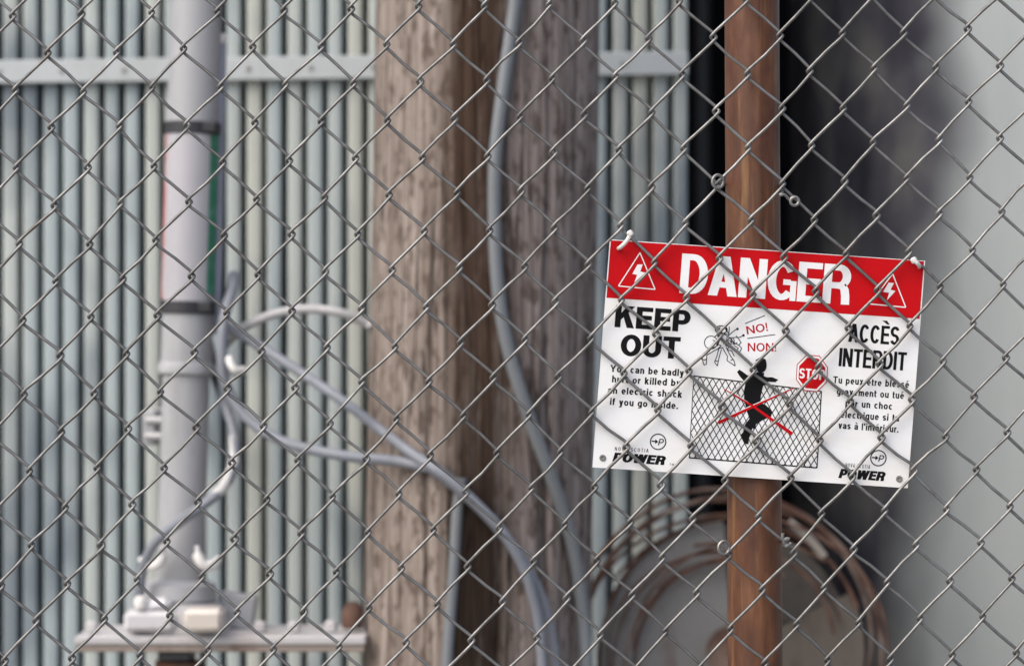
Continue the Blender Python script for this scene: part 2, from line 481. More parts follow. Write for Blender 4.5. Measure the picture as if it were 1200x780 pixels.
# ------------------------------------------------------------------ riser pipe
YQ = 1.20
def riser():
    s = S(YQ); r = 29 * s
    top, mid, bot = P(231, -260, YQ), P(220, 355, YQ), P(210, 738, YQ)
    tp = P(230, 0, YQ)
    t = thing('riser_pipe', P(210, 738, YQ), 'upright grey riser pipe wearing a marker sleeve between two black bands', 'pipe')
    ax = (bot - tp).normalized()
    def at(py): return tp + ax * ((tp.z - P(0, py, YQ).z) / -ax.z)
    mb = MB(); mb.tube([at(-330), at(432)], 30 * s, 40); mb.build('pipe', PIPEGREY, t)
    mb = MB(); mb.tube([at(432), at(655), at(692)], [27.5 * s, 28 * s, 28 * s], 40); mb.build('lower_pipe', PIPEGREY, t)
    mb = MB(); mb.tube([at(424), at(427), at(437), at(440)], [30.5 * s, 32.5 * s, 32.5 * s, 28 * s], 40); mb.build('coupling', PIPEGREY, t)
    # marker sleeve: a white wrap with a red and a green stripe at its edges
    q = ax
    def arc(a0, a1, r_, py0, py1, m, name):
        mb = MB(); n = 24; vs = []; fs = []
        for py in (py0, py1):
            c = at(py)
            for rr in (r_, r_ + .0012):
                for k in range(n + 1):
                    a = R(a0 + (a1 - a0) * k / n)
                    vs.append((c.x + rr * math.sin(a), c.y - rr * math.cos(a), c.z))
        N = n + 1
        for k in range(n):
            fs += [(N + k, N + k + 1, 3 * N + k + 1, 3 * N + k), (k, 2 * N + k, 2 * N + k + 1, k + 1), (k, k + 1, N + k + 1, N + k), (2 * N + k, 3 * N + k, 3 * N + k + 1, 2 * N + k + 1)]
        fs += [(0, N, 3 * N, 2 * N), (n, 2 * N + n, 3 * N + n, N + n)]
        mb.add(vs, fs); return mb.build(name, m, t)
    arc(-58, 48, 30.4 * s, 146, 362, SLEEVE, 'marker_sleeve')
    rs = mat('worn_red', (.6, .2, .2), .5); g = G(rs); a = g.noise(1, 4, .6, g.mapped((40, 40, 26))); g.col(g.ramp(a, [(.42, (.48, .19, .20)), (.56, (.46, .36, .38))]))
    gs = mat('worn_green', (.03, .2, .12), .5); g = G(gs); a = g.noise(1, 4, .6, g.mapped((40, 40, 50))); g.col(g.ramp(a, [(.5, (.025, .20, .12)), (.68, (.10, .30, .22))]))
    arc(-100, -58.5, 30.4 * s, 156, 350, rs, 'red_stripe')
    arc(48.5, 88, 30.4 * s, 152, 345, gs, 'green_stripe')
    for py in (151, 360):
        mb = MB(); mb.tube([at(py - 7.5), at(py - 6.5), at(py + 6.5), at(py + 7.5)], [31 * s, 33 * s, 33 * s, 31 * s], 40); b = mb.build('band', BLACKSTRAP, t)
        mb = MB(); mb.box(at(py) + Vector((22 * s, -27 * s, 0)), (16 * s, 8 * s, 12 * s), None, .002); mb.build('buckle', BLACKSTRAP, b)
    # clamp arm at the coupling and stand-off rods behind
    mb = MB(); c = at(434); mb.box(c + Vector((40 * s, .01, 0)), (42 * s, .02, 11 * s), None, .003); mb.build('clamp_arm', PIPEGREY, t)
    for py in (493, 512):
        mb = MB(); c = at(py); mb.tube([c + Vector((-50 * s, .05, 0)), c + Vector((-10 * s, .03, 0))], 4.5 * s, 10); mb.build('standoff_rod', CABLEPALE, t)
    mb = MB(); c = at(503); mb.box(c + Vector((-47 * s, .30, 0)), (.02, .5, .05), None, .003); mb.build('standoff_bracket', PIPEGREY, t)
    # floor flange with bolts
    fl = MB(); fl.tube([at(678), at(683), at(700), at(706)], [31 * s, 41 * s, 43 * s, 38 * s], 40); fl.build('reducer', PIPEGREY, t)
    fl = MB(); fl.tube([at(704), at(712), at(732), at(737)], [44 * s, 56 * s, 60 * s, 60 * s], 40); f = fl.build('flange', GALVBAR, t)
    for dx, dy in ((-44, -38), (0, -56), (44, -38)):
        mb = MB(); c = at(716) + Vector((dx * s, dy * s * .8, 0)); mb.lathe([(7 * s, -6 * s), (9 * s, -6 * s), (9 * s, 6 * s), (4 * s, 9 * s)], c, 6); mb.build('bolt', GALVBAR, f)
    mb = MB(); c = at(800); mb.tube([at(757), at(900), at(1200)], 20 * s, 20); mb.build('tail_pipe', BLACKSTRAP, t)
    mb = MB(); mb.tube([at(772), at(774), at(786), at(788)], [21 * s, 27 * s, 27 * s, 21 * s], 20); mb.build('tail_clamp', m_rust('red_rust', 1.3), t)
    return at
PIPE_AT = riser()

def slim_conduit():
    s = S(YQ)
    t = thing('slim_conduit', P(256, 380, YQ), 'slim pale blue-grey conduit strapped along the right side of the riser pipe', 'conduit')
    a, b = P(257.5, 44, YQ + .01), P(251, 392, YQ + .01)
    d = (b - a)
    mb = MB(); mb.tube([a, a + d * .5, b], 8.2 * s, 16); mb.build('tube', FLATBLUE, t)
    mb = MB(); mb.tube([a - d * .012, a - d * .004, a + d * .015, a + d * .02], [6.4 * s, 9 * s, 9 * s, 8.2 * s], 16); mb.build('end_cap', PLASTIC, t)
slim_conduit()

# ------------------------------------------------------------------ loops of cable between the riser and the pole
def Q(px, py, dy=0): return P(px, py, YQ + dy)
cable('cable', [Q(274, 322, .03), Q(272, 340, .0), Q(263, 372, -.03), Q(260, 415, -.04), Q(266, 455, -.04), Q(292, 492, -.05), Q(334, 518, -.07), Q(398, 533, -.10), on_pole(463, 540, .02), on_pole(495, 546, .014), on_pole(512, 553, .012), on_pole(548, 582, .010), on_pole(585, 620, .010), on_pole(614, 660, .010), on_pole(638, 712, .010), on_pole(652, 790, .010), on_pole(658, 950, .010), on_pole(658, 1100, .01)], 6.4 * S(YQ), CABLEGREY, 'grey cable sagging from beside the riser pipe in a U and across to the pole')
cable('cable', [Q(246, 366, .06), Q(262, 380, .03), Q(292, 398, -.0), Q(338, 427, -.04), Q(398, 467, -.09), on_pole(445, 503, .024), on_pole(484, 532, .018), on_pole(520, 556, .024), on_pole(560, 592, .022), on_pole(595, 632, .02), on_pole(622, 690, .02), on_pole(636, 790, .02), on_pole(640, 1100, .02)], 6.2 * S(YQ), CABLEGREY, 'straight grey cable slanting down from the riser pipe to the middle of the pole')
cable('cable', [Q(252, 440, .08), Q(262, 408, .05), Q(276, 392, .02), Q(292, 380, .01), Q(325, 367, .0), Q(361, 362, -.01), Q(398, 366, -.02), on_pole(430, 379, .004), on_pole(436, 384, -.002)], 5.6 * S(YQ), CABLEPALE, 'thin pale cable arching over to the left edge of the wooden pole')
cable('cable', [Q(244, 400, .05), Q(252, 440, .03), Q(264, 475, .0), Q(274, 508, -.03), Q(274, 545, -.05), Q(262, 570, -.06), Q(240, 590, -.07), Q(209, 612, -.08), Q(184, 633, -.07), Q(171, 655, -.06), Q(164, 685, -.05), Q(160, 737, -.04)], 6.0 * S(YQ), CABLEGREY, 'grey cable with a painted-on white highlight, looping across the front of the riser pipe')
lc = bpy.data.objects.get(LAST[0])
mb = MB(); mb.tube(smooth_path([Q(274.5, 512, -.032), Q(275, 530, -.042), Q(273.5, 546, -.05), Q(262, 570, -.06), Q(252, 580, -.064)], 6), 6.5 * S(YQ), 10); mb.build('highlight_wrap', m_enamel('highlight_white', (.50, .495, .49), (.36, .35, .34), .6, .5), lc)  # pale sleeve stands in for the highlight on the cable loop
mb = MB(); mb.tube(smooth_path([Q(268, 418, -.055), Q(271, 428, -.062), Q(277, 434, -.062), Q(287, 433, -.05)], 6), [3 * S(YQ)] + [4.6 * S(YQ)] * 17 + [4 * S(YQ)], 10)
tag(mb.build('cable_clip', PLASTIC), 'bright white curved clip on the sagging cable beside the pipe coupling', 'clip', 'white clips on the riser')

# ------------------------------------------------------------------ cross arm carrying the riser
def cross_arm():
    y0 = YQ
    a, b = P(98, 747, y0), P(432, 748, y0)
    t = thing('cross_arm', P(265, 747, y0), 'galvanized angle-iron arm with rusty underside, bolted to the pole below the riser', 'bracket')
    s = S(y0)
    L = b.x - a.x
    mb = MB(); mb.box(((a.x + b.x) / 2, y0 - .0, P(0, 743, y0).z), (L, .16, 10 * s), None, .002); mb.build('top_flange', GALVBAR, t, angle=30)
    mb = MB(); mb.box(((a.x + b.x) / 2, y0 - .074, P(0, 752.3, y0).z), (L - .004, .006, 8 * s), None, .001); mb.build('front_flange', m_enamel('rust_streaked_flange', (.27, .225, .195), (.10, .05, .028), .95, .75), t, angle=30)
    c = P(413, 720, y0 - .02)
    mb = MB(); mb.lathe([(4 * s, -16 * s), (12 * s, -15 * s), (13 * s, 2 * s), (10 * s, 10 * s), (6 * s, 15 * s), (0, 16 * s)], c, 16); mb.build('end_bolt', m_rust('bolt_rust', .8, .1), t)
    mb = MB(); c = P(277, 715, y0 + .03); mb.box(c, (46 * s, .03, 42 * s), Matrix.Rotation(R(8), 3, 'Y').to_quaternion(), .004); br = mb.build('gusset', PIPEGREY, t, angle=30)
    for px, py in ((108, 733), (305, 733), (345, 733), (388, 732)):
        mb = MB(); c = P(px, py, y0 - .035); mb.lathe([(8 * s, -5 * s), (8 * s, 3 * s), (4 * s, 6 * s)], c, 6); mb.build('bolt', GALVBAR, t)
    mb = MB(); c = P(207, 764, y0 - .04); mb.box(c, (38 * s, .06, 14 * s), None, .003); mb.build('under_block', BLACKSTRAP, t)
    # strut back to the pole
    c = P(432, 744, y0); mb = MB(); mb.box((c.x + .02, y0 + .03, c.z), (.09, .05, .012), None, .001); mb.build('pole_plate', RUST, t)
cross_arm()
s = S(YQ)
def fitting(name, prof, c, m, label, cat, tilt=0):
    mb = MB(); mb.lathe([(r * s, h * s) for r, h in prof], (0, 0, 0), 24)
    o = mb.build(name, m); o.location = c; o.rotation_euler = (0, R(tilt), 0); return tag(o, label, cat)
cv = thing('terminal_cover', P(178, 738, YQ - .055), 'dull white terminal cover with a small knob, left of the riser flange', 'cover')
WORNWHITE = m_enamel('worn_white_plastic', (.56, .55, .57), (.36, .34, .33), .6, .45)
mb = MB(); c = P(177, 726, YQ - .055); mb.box(c, (58 * s, .055, 24 * s), None, .006); mb.build('base', WORNWHITE, cv, angle=30)
mb = MB(); c = P(182, 709, YQ - .055); mb.box(c, (40 * s, .045, 16 * s), Matrix.Rotation(R(-10), 3, 'Y').to_quaternion(), .008); mb.build('lid', WORNWHITE, cv, angle=30)
mb = MB(); c = P(165, 705, YQ - .075); mb.lathe([(3 * s, -8 * s), (7 * s, -7 * s), (8.5 * s, 0), (6 * s, 6 * s), (0, 8 * s)], c, 16); mb.build('knob', PLASTIC, cv)
mb = MB(); mb.box((0, 0, 0), (44 * s, .05, 26 * s), None, .006)
o = mb.build('terminal_box', mat('cream_plastic', (.58, .53, .48), .4)); o.location = P(240, 725, YQ - .085); tag(o, 'small cream rectangular terminal box on the cross arm before the riser flange', 'box')
def hook(px, py, label, flip=1):
    pts = [Q(px - 9 * flip, py - 22, -.05), Q(px - 7 * flip, py - 8, -.06), Q(px, py, -.06), Q(px + 10 * flip, py - 1, -.055), Q(px + 16 * flip, py - 7, -.045)]
    mb = MB(); mb.tube(smooth_path(pts, 6), [3 * s] * 4 + [6.5 * s] * 16 + [5 * s] * 5, 10)
    return tag(mb.build('cable_clip', PLASTIC), label, 'clip', 'white clips on the riser')
hook(240, 662, 'white hooked plastic clip on the right side of the riser foot')
hook(182, 662, 'white hooked plastic clip where a looping cable meets the riser foot', -1)

# ------------------------------------------------------------------ rusty cable reel
YR = 1.44
def reel():
    s = S(YR); c = P(858, 762, YR); rad = 180 * s
    t = thing('cable_reel', (c.x, c.y + .08, c.z - rad), 'old grey-sided cable reel with rusty iron rims standing behind the fence post', 'reel')
    def ring(rr, y, th, m, name, sq=1.0, cx=0, cz=0, a0=0, a1=366):
        mb = MB(); n = 72; wob = random.uniform(0, 6)
        pts = []
        for k in range(n + 1):
            an = R(a0 + (a1 - a0) * k / n); r2 = rr * (1 + .008 * math.sin(3 * an + wob) + .005 * math.sin(7 * an + wob))
            pts.append(Vector((c.x + cx + r2 * math.cos(an), y + .004 * math.sin(2 * an + wob), c.z + cz + r2 * math.sin(an) * sq)))
        mb.tube(pts, th, 8); return mb.build(name, m, t)
    ring(rad, YR + .19, 2.6 * s, RUST, 'rim'); ring(rad * .985, YR + .02, 2.8 * s, RUST, 'rim')
    ring(rad * .865, YR - .012, 2.6 * s, RUST, 'hoop', cz=-2 * s, a0=20, a1=215); ring(rad * .66, YR - .012, 2.2 * s, RUST, 'hoop', cx=6 * s, cz=-8 * s, a0=70, a1=190)
    ring(rad * .93, YR + .10, 2.0 * s, RUST, 'hoop', cx=-5 * s, cz=5 * s, a0=60, a1=170)
    # side plates, with a wide gap in the front one
    def plate(a0, a1, r0, r1, y, m, name, thick=.006):
        mb = MB(); n = 40; vs = []; fs = []
        for yy in (y, y + thick):
            for rr in (r0, r1):
                for k in range(n + 1):
                    a = R(a0 + (a1 - a0) * k / n)
                    vs.append((c.x + rr * math.cos(a), yy, c.z + rr * math.sin(a)))
        N = n + 1
        for k in range(n):
            fs += [(k, k + 1, N + k + 1, N + k), (2 * N + k, 3 * N + k, 3 * N + k + 1, 2 * N + k + 1), (k, 2 * N + k, 2 * N + k + 1, k + 1), (N + k, N + k + 1, 3 * N + k + 1, 3 * N + k)]
        fs += [(0, N, 3 * N, 2 * N), (n, 2 * N + n, 3 * N + n, N + n)]
        mb.add(vs, fs); return mb.build(name, m, t, angle=30)
    plate(94, 205, 22 * s, rad * .86, YR, REELGREY, 'side_plate')
    plate(-60, 26, 22 * s, rad * .86, YR, TAN, 'side_board')
    plate(205.5, 299, 22 * s, rad * .86, YR, REELGREY, 'side_plate')
    plate(22, 102, 22 * s, rad * .80, YR + .07, DARKBOARD, 'side_board')
    rr_ = random.Random(11)
    for k in range(9):
        an0 = rr_.uniform(20, 150); sp = rr_.uniform(70, 150); q0 = rad * rr_.uniform(.60, 1.0); ex, ez = rr_.uniform(-22, 22) * s, rr_.uniform(-18, 14) * s; ty = rr_.uniform(-.05, .05); ph = rr_.uniform(0, 6)
        pts = []
        for q in range(30):
            an = R(an0 + sp * (q / 29 - .3)); r3 = q0 * (1 + .03 * math.sin(2.3 * an + ph))
            pts.append((c.x + ex + r3 * math.cos(an), YR - .022 - .03 * rr_.random() * 0 + ty * math.cos(an) * .5 - .012 * (k % 3), c.z + ez + r3 * .96 * math.sin(an)))
        mb = MB(); mb.tube(pts, rr_.uniform(1.2, 2.2) * s, 6); mb.build('wire_loop', RUST, t)
    mb = MB(); mb.lathe([(24 * s, -.03), (30 * s, -.03), (30 * s, .2), (14 * s, .2)], (c.x, YR, c.z), 32, 'y'); mb.build('hub', RUST, t)
    p = P(948, 638, YR); 
    mb = MB(); p0, p1 = P(924, 611, YR - .02), P(966, 652, YR - .02)
    mb.tube(smooth_path([p0, P(948, 630, YR - .022), p1], 6), 5 * s, 10, flat=.5); mb.build('lit_rim_patch', mat('rim_highlight', (.30, .27, .24), .7), t)  # highlight on the lit stretch of rim, put in as paler colour
    # the crate it stands on
    top = c.z - rad - 5 * s
    cr = thing('wooden_crate', (c.x, YR + .115, 0), 'slatted wooden crate under the rusty cable reel', 'crate')
    for k in range(4):
        mb = MB(); mb.box((c.x, YR - .01, .04 + (top - .055) * (k + .5) / 4), (.5, .018, (top - .055) / 4 - .012), None, .002); mb.build('slat', TAN, cr)
        mb = MB(); mb.box((c.x, YR + .24, .04 + (top - .055) * (k + .5) / 4), (.5, .018, (top - .055) / 4 - .012), None, .002); mb.build('slat', TAN, cr)
    for sx in (-1, 1):
        for yy in (YR + .02, YR + .21):
            mb = MB(); mb.box((c.x + sx * .22, yy, (top - .02) / 2), (.04, .04, top - .02), None, .002); mb.build('corner_post', TAN, cr)
    mb = MB(); mb.box((c.x, YR + .115, top - .01), (.54, .29, .02), None, .002); mb.build('lid', TAN, cr)
reel()

# ------------------------------------------------------------------ chain-link fence
def lattice():
    cx = [653.86, 9.89, 2.25, 1.16, 611.59, -2.78, 0.08, -15.62, 0.94, -1.44]
    cy = [375.61, 370.05, -0.92, -0.57, -21.91, -6.32, 0.97, -0.95, 0.98, -0.67]
    ex = [(a, b) for a in range(4) for b in range(4) if a + b <= 3]
    def raw(I, J):
        B = [I ** a * J ** b for a, b in ex]
        return sum(p * q for p, q in zip(cx, B)), sum(p * q for p, q in zip(cy, B))
    rng = random.Random(3); memo = {}
    bump = {0: -.6, 21: .6, 22: 1.3, 23: 2.8, 24: .6, 16: -.7, 17: -.7, 18: -.8, 26: -.5, 27: -.6}
    def knot(i, j):
        if (i, j) in memo: return memo[(i, j)]
        I, J = i / 16. - 1, j / 8.5 - 1
        Ic, Jc = max(-1.05, min(1.05, I)), max(-1.1, min(1.1, J))
        x, y = raw(Ic, Jc)
        x += (I - Ic) * 16 * 37.6 + (J - Jc) * 9; y += (J - Jc) * 8.5 * 43.8 - (I - Ic) * 16 * .9
        x += bump.get(i, 0) + rng.gauss(0, .8); y += rng.gauss(0, .9)
        memo[(i, j)] = P(x, y, 0); return memo[(i, j)]
    return knot
KNOT = lattice()

def fence():
    t = thing('chain_link_fence', (P(882, 0, .05).x, .05, 0), 'galvanized chain-link fence across the front, tied to a rust-brown post', 'fence')
    r = .00163; a = r * 1.02; dx = .0025
    rng = random.Random(5)
    mb = MB()
    for k in range(-20, 52):
        pts = []
        j0, j1 = -16, 26; prevc = None
        for j in range(j0, j1):
            right = (j - k) % 2 == 0            # this strand's bend at row j is on its right column?
            col = k + 1 if right else k
            if (col + j) % 2: col = k if col == k + 1 else k + 1; right = col == k + 1
            c = KNOT(col, j)
            if c.z < .04 or c.z > 1.75: continue
            sg = 1 if right else -1
            tw = rng.gauss(0, .0004); yy = rng.gauss(0, .0005)
            # front leg runs lower-left to upper-right, back leg upper-left to lower-right
            e = dx + tw
            if right:    # arrives (going down) on the back leg? from upper-left behind, leaves to lower-left in front
                ya, yb = a, -a
            else:        # arrives from upper-right in front, leaves to lower-right behind
                ya, yb = -a, a
            if pts and prevc is not None:
                pts.append(Vector(((c.x + prevc.x) / 2 + rng.gauss(0, .0005), yy + ya, (c.z + prevc.z) / 2 + rng.gauss(0, .0005))))
            prevc = c
            for (u, v, q) in ((-.55, 1.75, 1.0), (.25, .95, .96), (.78, .42, .62), (.98, .12, .2), (1.0, -.08, -.2), (.80, -.42, -.62), (.25, -.95, -.96), (-.55, -1.75, -1.0)):
                y = (ya if q > 0 else yb) * abs(q)
                pts.append(Vector((c.x + sg * e * u, yy + y, c.z + e * v * 1.12)))
        if len(pts) > 4: mb.tube(pts, r, 8)
    o = mb.build('wire_mesh', ZINC, t, angle=180)
    # post
    yp = .043; s = S(yp); rp = 32 * s
    top, bot = P(881, 0, yp), P(885, 780, yp)
    ax = (top - bot) / (top.z - bot.z); foot = bot - ax * bot.z
    mb = MB(); n = 64; vs = []; fs = []
    zs = [-.2, .3, .6, .9, 1.2, 1.5, 1.78]
    for z in zs:
        p = foot + ax * z
        for q in range(n):
            an = 2 * math.pi * q / n
            # rolled seam a little right of the middle of the front
            da = abs((an - R(281) + math.pi) % (2 * math.pi) - math.pi)
            rr = rp + .0011 * max(0, 1 - da / .16)
            vs.append((p.x + rr * math.cos(an), p.y + rr * math.sin(an), z))
    for k in range(len(zs) - 1):
        for q in range(n):
            q2 = (q + 1) % n; fs.append((k * n + q, k * n + q2, (k + 1) * n + q2, (k + 1) * n + q))
    mb.add(vs, fs); pm = mb.build('post', RUSTPAINT, t)
    mb = MB(); tp = foot + ax * 1.78; mb.lathe([(rp + .002, -.02), (rp + .002, .0), (rp * .8, .018), (rp * .4, .027), (0, .03)], tp, 40); mb.build('post_cap', RUSTPAINT, pm)
    # tie wires: round the back of the post, hooked and curled in front
    rt = .0016
    def tie(lx, ly, rx, ry, curl):
        cl, cr_ = P(lx, ly, 0), P(rx, ry, 0)
        c = foot + ax * cl.z
        pts = []
        for k in range(16):   # hook round the mesh strand on the left
            an = R(-40 + 400 * k / 15); pts.append(Vector((cl.x + .0055 * math.cos(an), -.0015 - .004 * math.sin(an * .5), cl.z + .0065 * math.sin(an))))
        pts.append(Vector((cl.x + .004, .012, cl.z)))
        for k in range(13):
            an = math.pi + math.pi * -k / 12
            pts.append(Vector((c.x + (rp + rt) * math.cos(an), c.y + (rp + rt) * math.sin(an), cl.z + (cr_.z - cl.z) * k / 12)))
        for q in curl: pts.append(P(q[0], q[1], q[2]))
        mb = MB(); mb.tube(smooth_path(pts, 3), rt, 8); mb.build('tie_wire', ZINC, t)
    def spiral(cx, cy, r0, turns, a0, y=-.005):
        return [(cx + r0 * (1 - .22 * k / 14) * math.cos(R(a0 + 360 * turns * k / 14)), cy + r0 * (1 - .22 * k / 14) * math.sin(R(a0 + 360 * turns * k / 14)), y - .0012 * k / 14) for k in range(15)]
    tie(841, 213, 917, 214, [(917, 226, -.002), (913, 229, -.0055), (919, 228, -.006), (924, 233, -.005)] + spiral(931, 236, 5.5, 1.2, 200))
    tie(848, 641, 917, 636, [(919, 640, -.003), (926, 637, -.005)] + spiral(922.5, 634, 4.6, .8, 20) + [(917.5, 632, -.006), (917.5, 624, -.006)])
    tie(834, -90, 912, -92, [(914, -86, -.002)] + spiral(921, -84, 5.5, 1.1, 200))
    tie(852, 1040, 922, 1040, [(921, 1046, -.003)] + spiral(929, 1048, 5.5, 1.1, 200))
fence()

# ------------------------------------------------------------------ the danger sign
YS = .0066
TL, TR, BR, BL = (714.6, 280.3), (1084.2, 305.6), (1063.8, 571.6), (694.2, 547.2)
UX, UY = 369.6 / 370.4, 24.9 / 370.4           # along a line of text, px
VX, VY = -20.4 / 267.2, 266.4 / 267.2          # down the sign, px
sign = thing('danger_sign', P(889.2, 426.2, YS), 'white and red rectangular danger notice hung crooked behind the fence mesh', 'sign')
LAY = .00018
def face_reader(o):
    me = o.data
    b = bmesh.new(); b.from_mesh(me)
    for f in b.faces:
        f.normal_update()
        if f.normal.y > 0: f.normal_flip()
    b.to_mesh(me); b.free()
def flat(name, polys, m, layer, parent=None, label=None, holes=False):
    """printed sheet: polygons in px on the plane of the sign"""
    mb = MB(); y = YS - LAY * layer
    for n, pl in enumerate(polys):
        mb.add([P(px, py, y - .000012 * (n % 5)) for px, py in pl], [tuple(range(len(pl)))])
    o = mb.build(name, m, parent or sign, smooth=False)
    face_reader(o); return o
def seg(p, q, w0, w1=None):
    w1 = w1 if w1 is not None else w0
    d = Vector((q[0] - p[0], q[1] - p[1])); d.normalize(); nx, ny = -d.y, d.x
    return [(p[0] + nx * w0 / 2, p[1] + ny * w0 / 2), (q[0] + nx * w1 / 2, q[1] + ny * w1 / 2), (q[0] - nx * w1 / 2, q[1] - ny * w1 / 2), (p[0] - nx * w0 / 2, p[1] - ny * w0 / 2)]
def stroke(pts, w):
    return [seg(a, b, w) for a, b in zip(pts, pts[1:])]
def ringp(c, r, w, n=28, sx=1.0, a0=0, a1=360):
    out = []
    for k in range(n):
        a, b = R(a0 + (a1 - a0) * k / n), R(a0 + (a1 - a0) * (k + 1) / n)
        q = lambda an, rr: (c[0] + rr * sx * math.cos(an), c[1] + rr * math.sin(an))
        out.append([q(a, r - w / 2), q(b, r - w / 2), q(b, r + w / 2), q(a, r + w / 2)])
    return out
def inset(f): # px point from fractions across and down the sign
    return (TL[0] + 370.4 * UX * f[0] + 267.2 * VX * f[1], TL[1] + 370.4 * UY * f[0] + 267.2 * VY * f[1])

# letterforms drawn here as strips and polygons; capitals are 1 unit tall
def el(cx, cy, rx, ry, a0, a1, n=14):
    return [(cx + rx * math.cos(R(a0 + (a1 - a0) * k / n)), cy + ry * math.sin(R(a0 + (a1 - a0) * k / n))) for k in range(n + 1)]
def strip(pts, t, h):
    qs = []; off = []
    closed = abs(pts[0][0] - pts[-1][0]) < 1e-6 and abs(pts[0][1] - pts[-1][1]) < 1e-6
    N = len(pts)
    for i in range(N):
        a = pts[i - 1] if i > 0 else (pts[-2] if closed else pts[0])
        b = pts[i + 1] if i < N - 1 else (pts[1] if closed else pts[-1])
        p = pts[i]
        d1 = Vector((p[0] - a[0], p[1] - a[1])); d2 = Vector((b[0] - p[0], b[1] - p[1]))
        if d1.length < 1e-9: d1 = d2
        if d2.length < 1e-9: d2 = d1
        n1 = Vector((-d1.y, d1.x)).normalized(); n2 = Vector((-d2.y, d2.x)).normalized()
        n = (n1 + n2); n.normalize(); k = 1 / max(.6, n.dot(n1))
        off.append((n.x * t / 2 * k, n.y * h / 2 * k))
    for i in range(N - 1):
        p, q, o, e = pts[i], pts[i + 1], off[i], off[i + 1]
        qs.append([(p[0] + o[0], p[1] + o[1]), (p[0] - o[0], p[1] - o[1]), (q[0] - e[0], q[1] - e[1]), (q[0] + e[0], q[1] + e[1])])
    return qs
def bar(x0, y0, x1, y1): return [[(x0, y0), (x1, y0), (x1, y1), (x0, y1)]]
WID = dict(D=.92, A=.98, N=.92, G=.98, E=.82, R=.92, K=.96, P=.86, O=1.0, U=.90, T=.84, C=.95, S=.86, W=1.36, Y=.96, I=0, M=1.1, V=.92,
           a=.68, b=.70, c=.64, d=.70, e=.69, f=.40, q=.70, g=.70, h=.66, i=0, k=.66, l=0, m=1.0, n=.66, o=.72, p=.70, r=.42, s=.62, t=.40, u=.66, v=.66, x=.66, y=.66)
ACC = {'é': ('e', 1), 'è': ('e', -1), 'ê': ('e', 0), 'à': ('a', -1), 'É': ('E', 1), 'È': ('E', -1)}
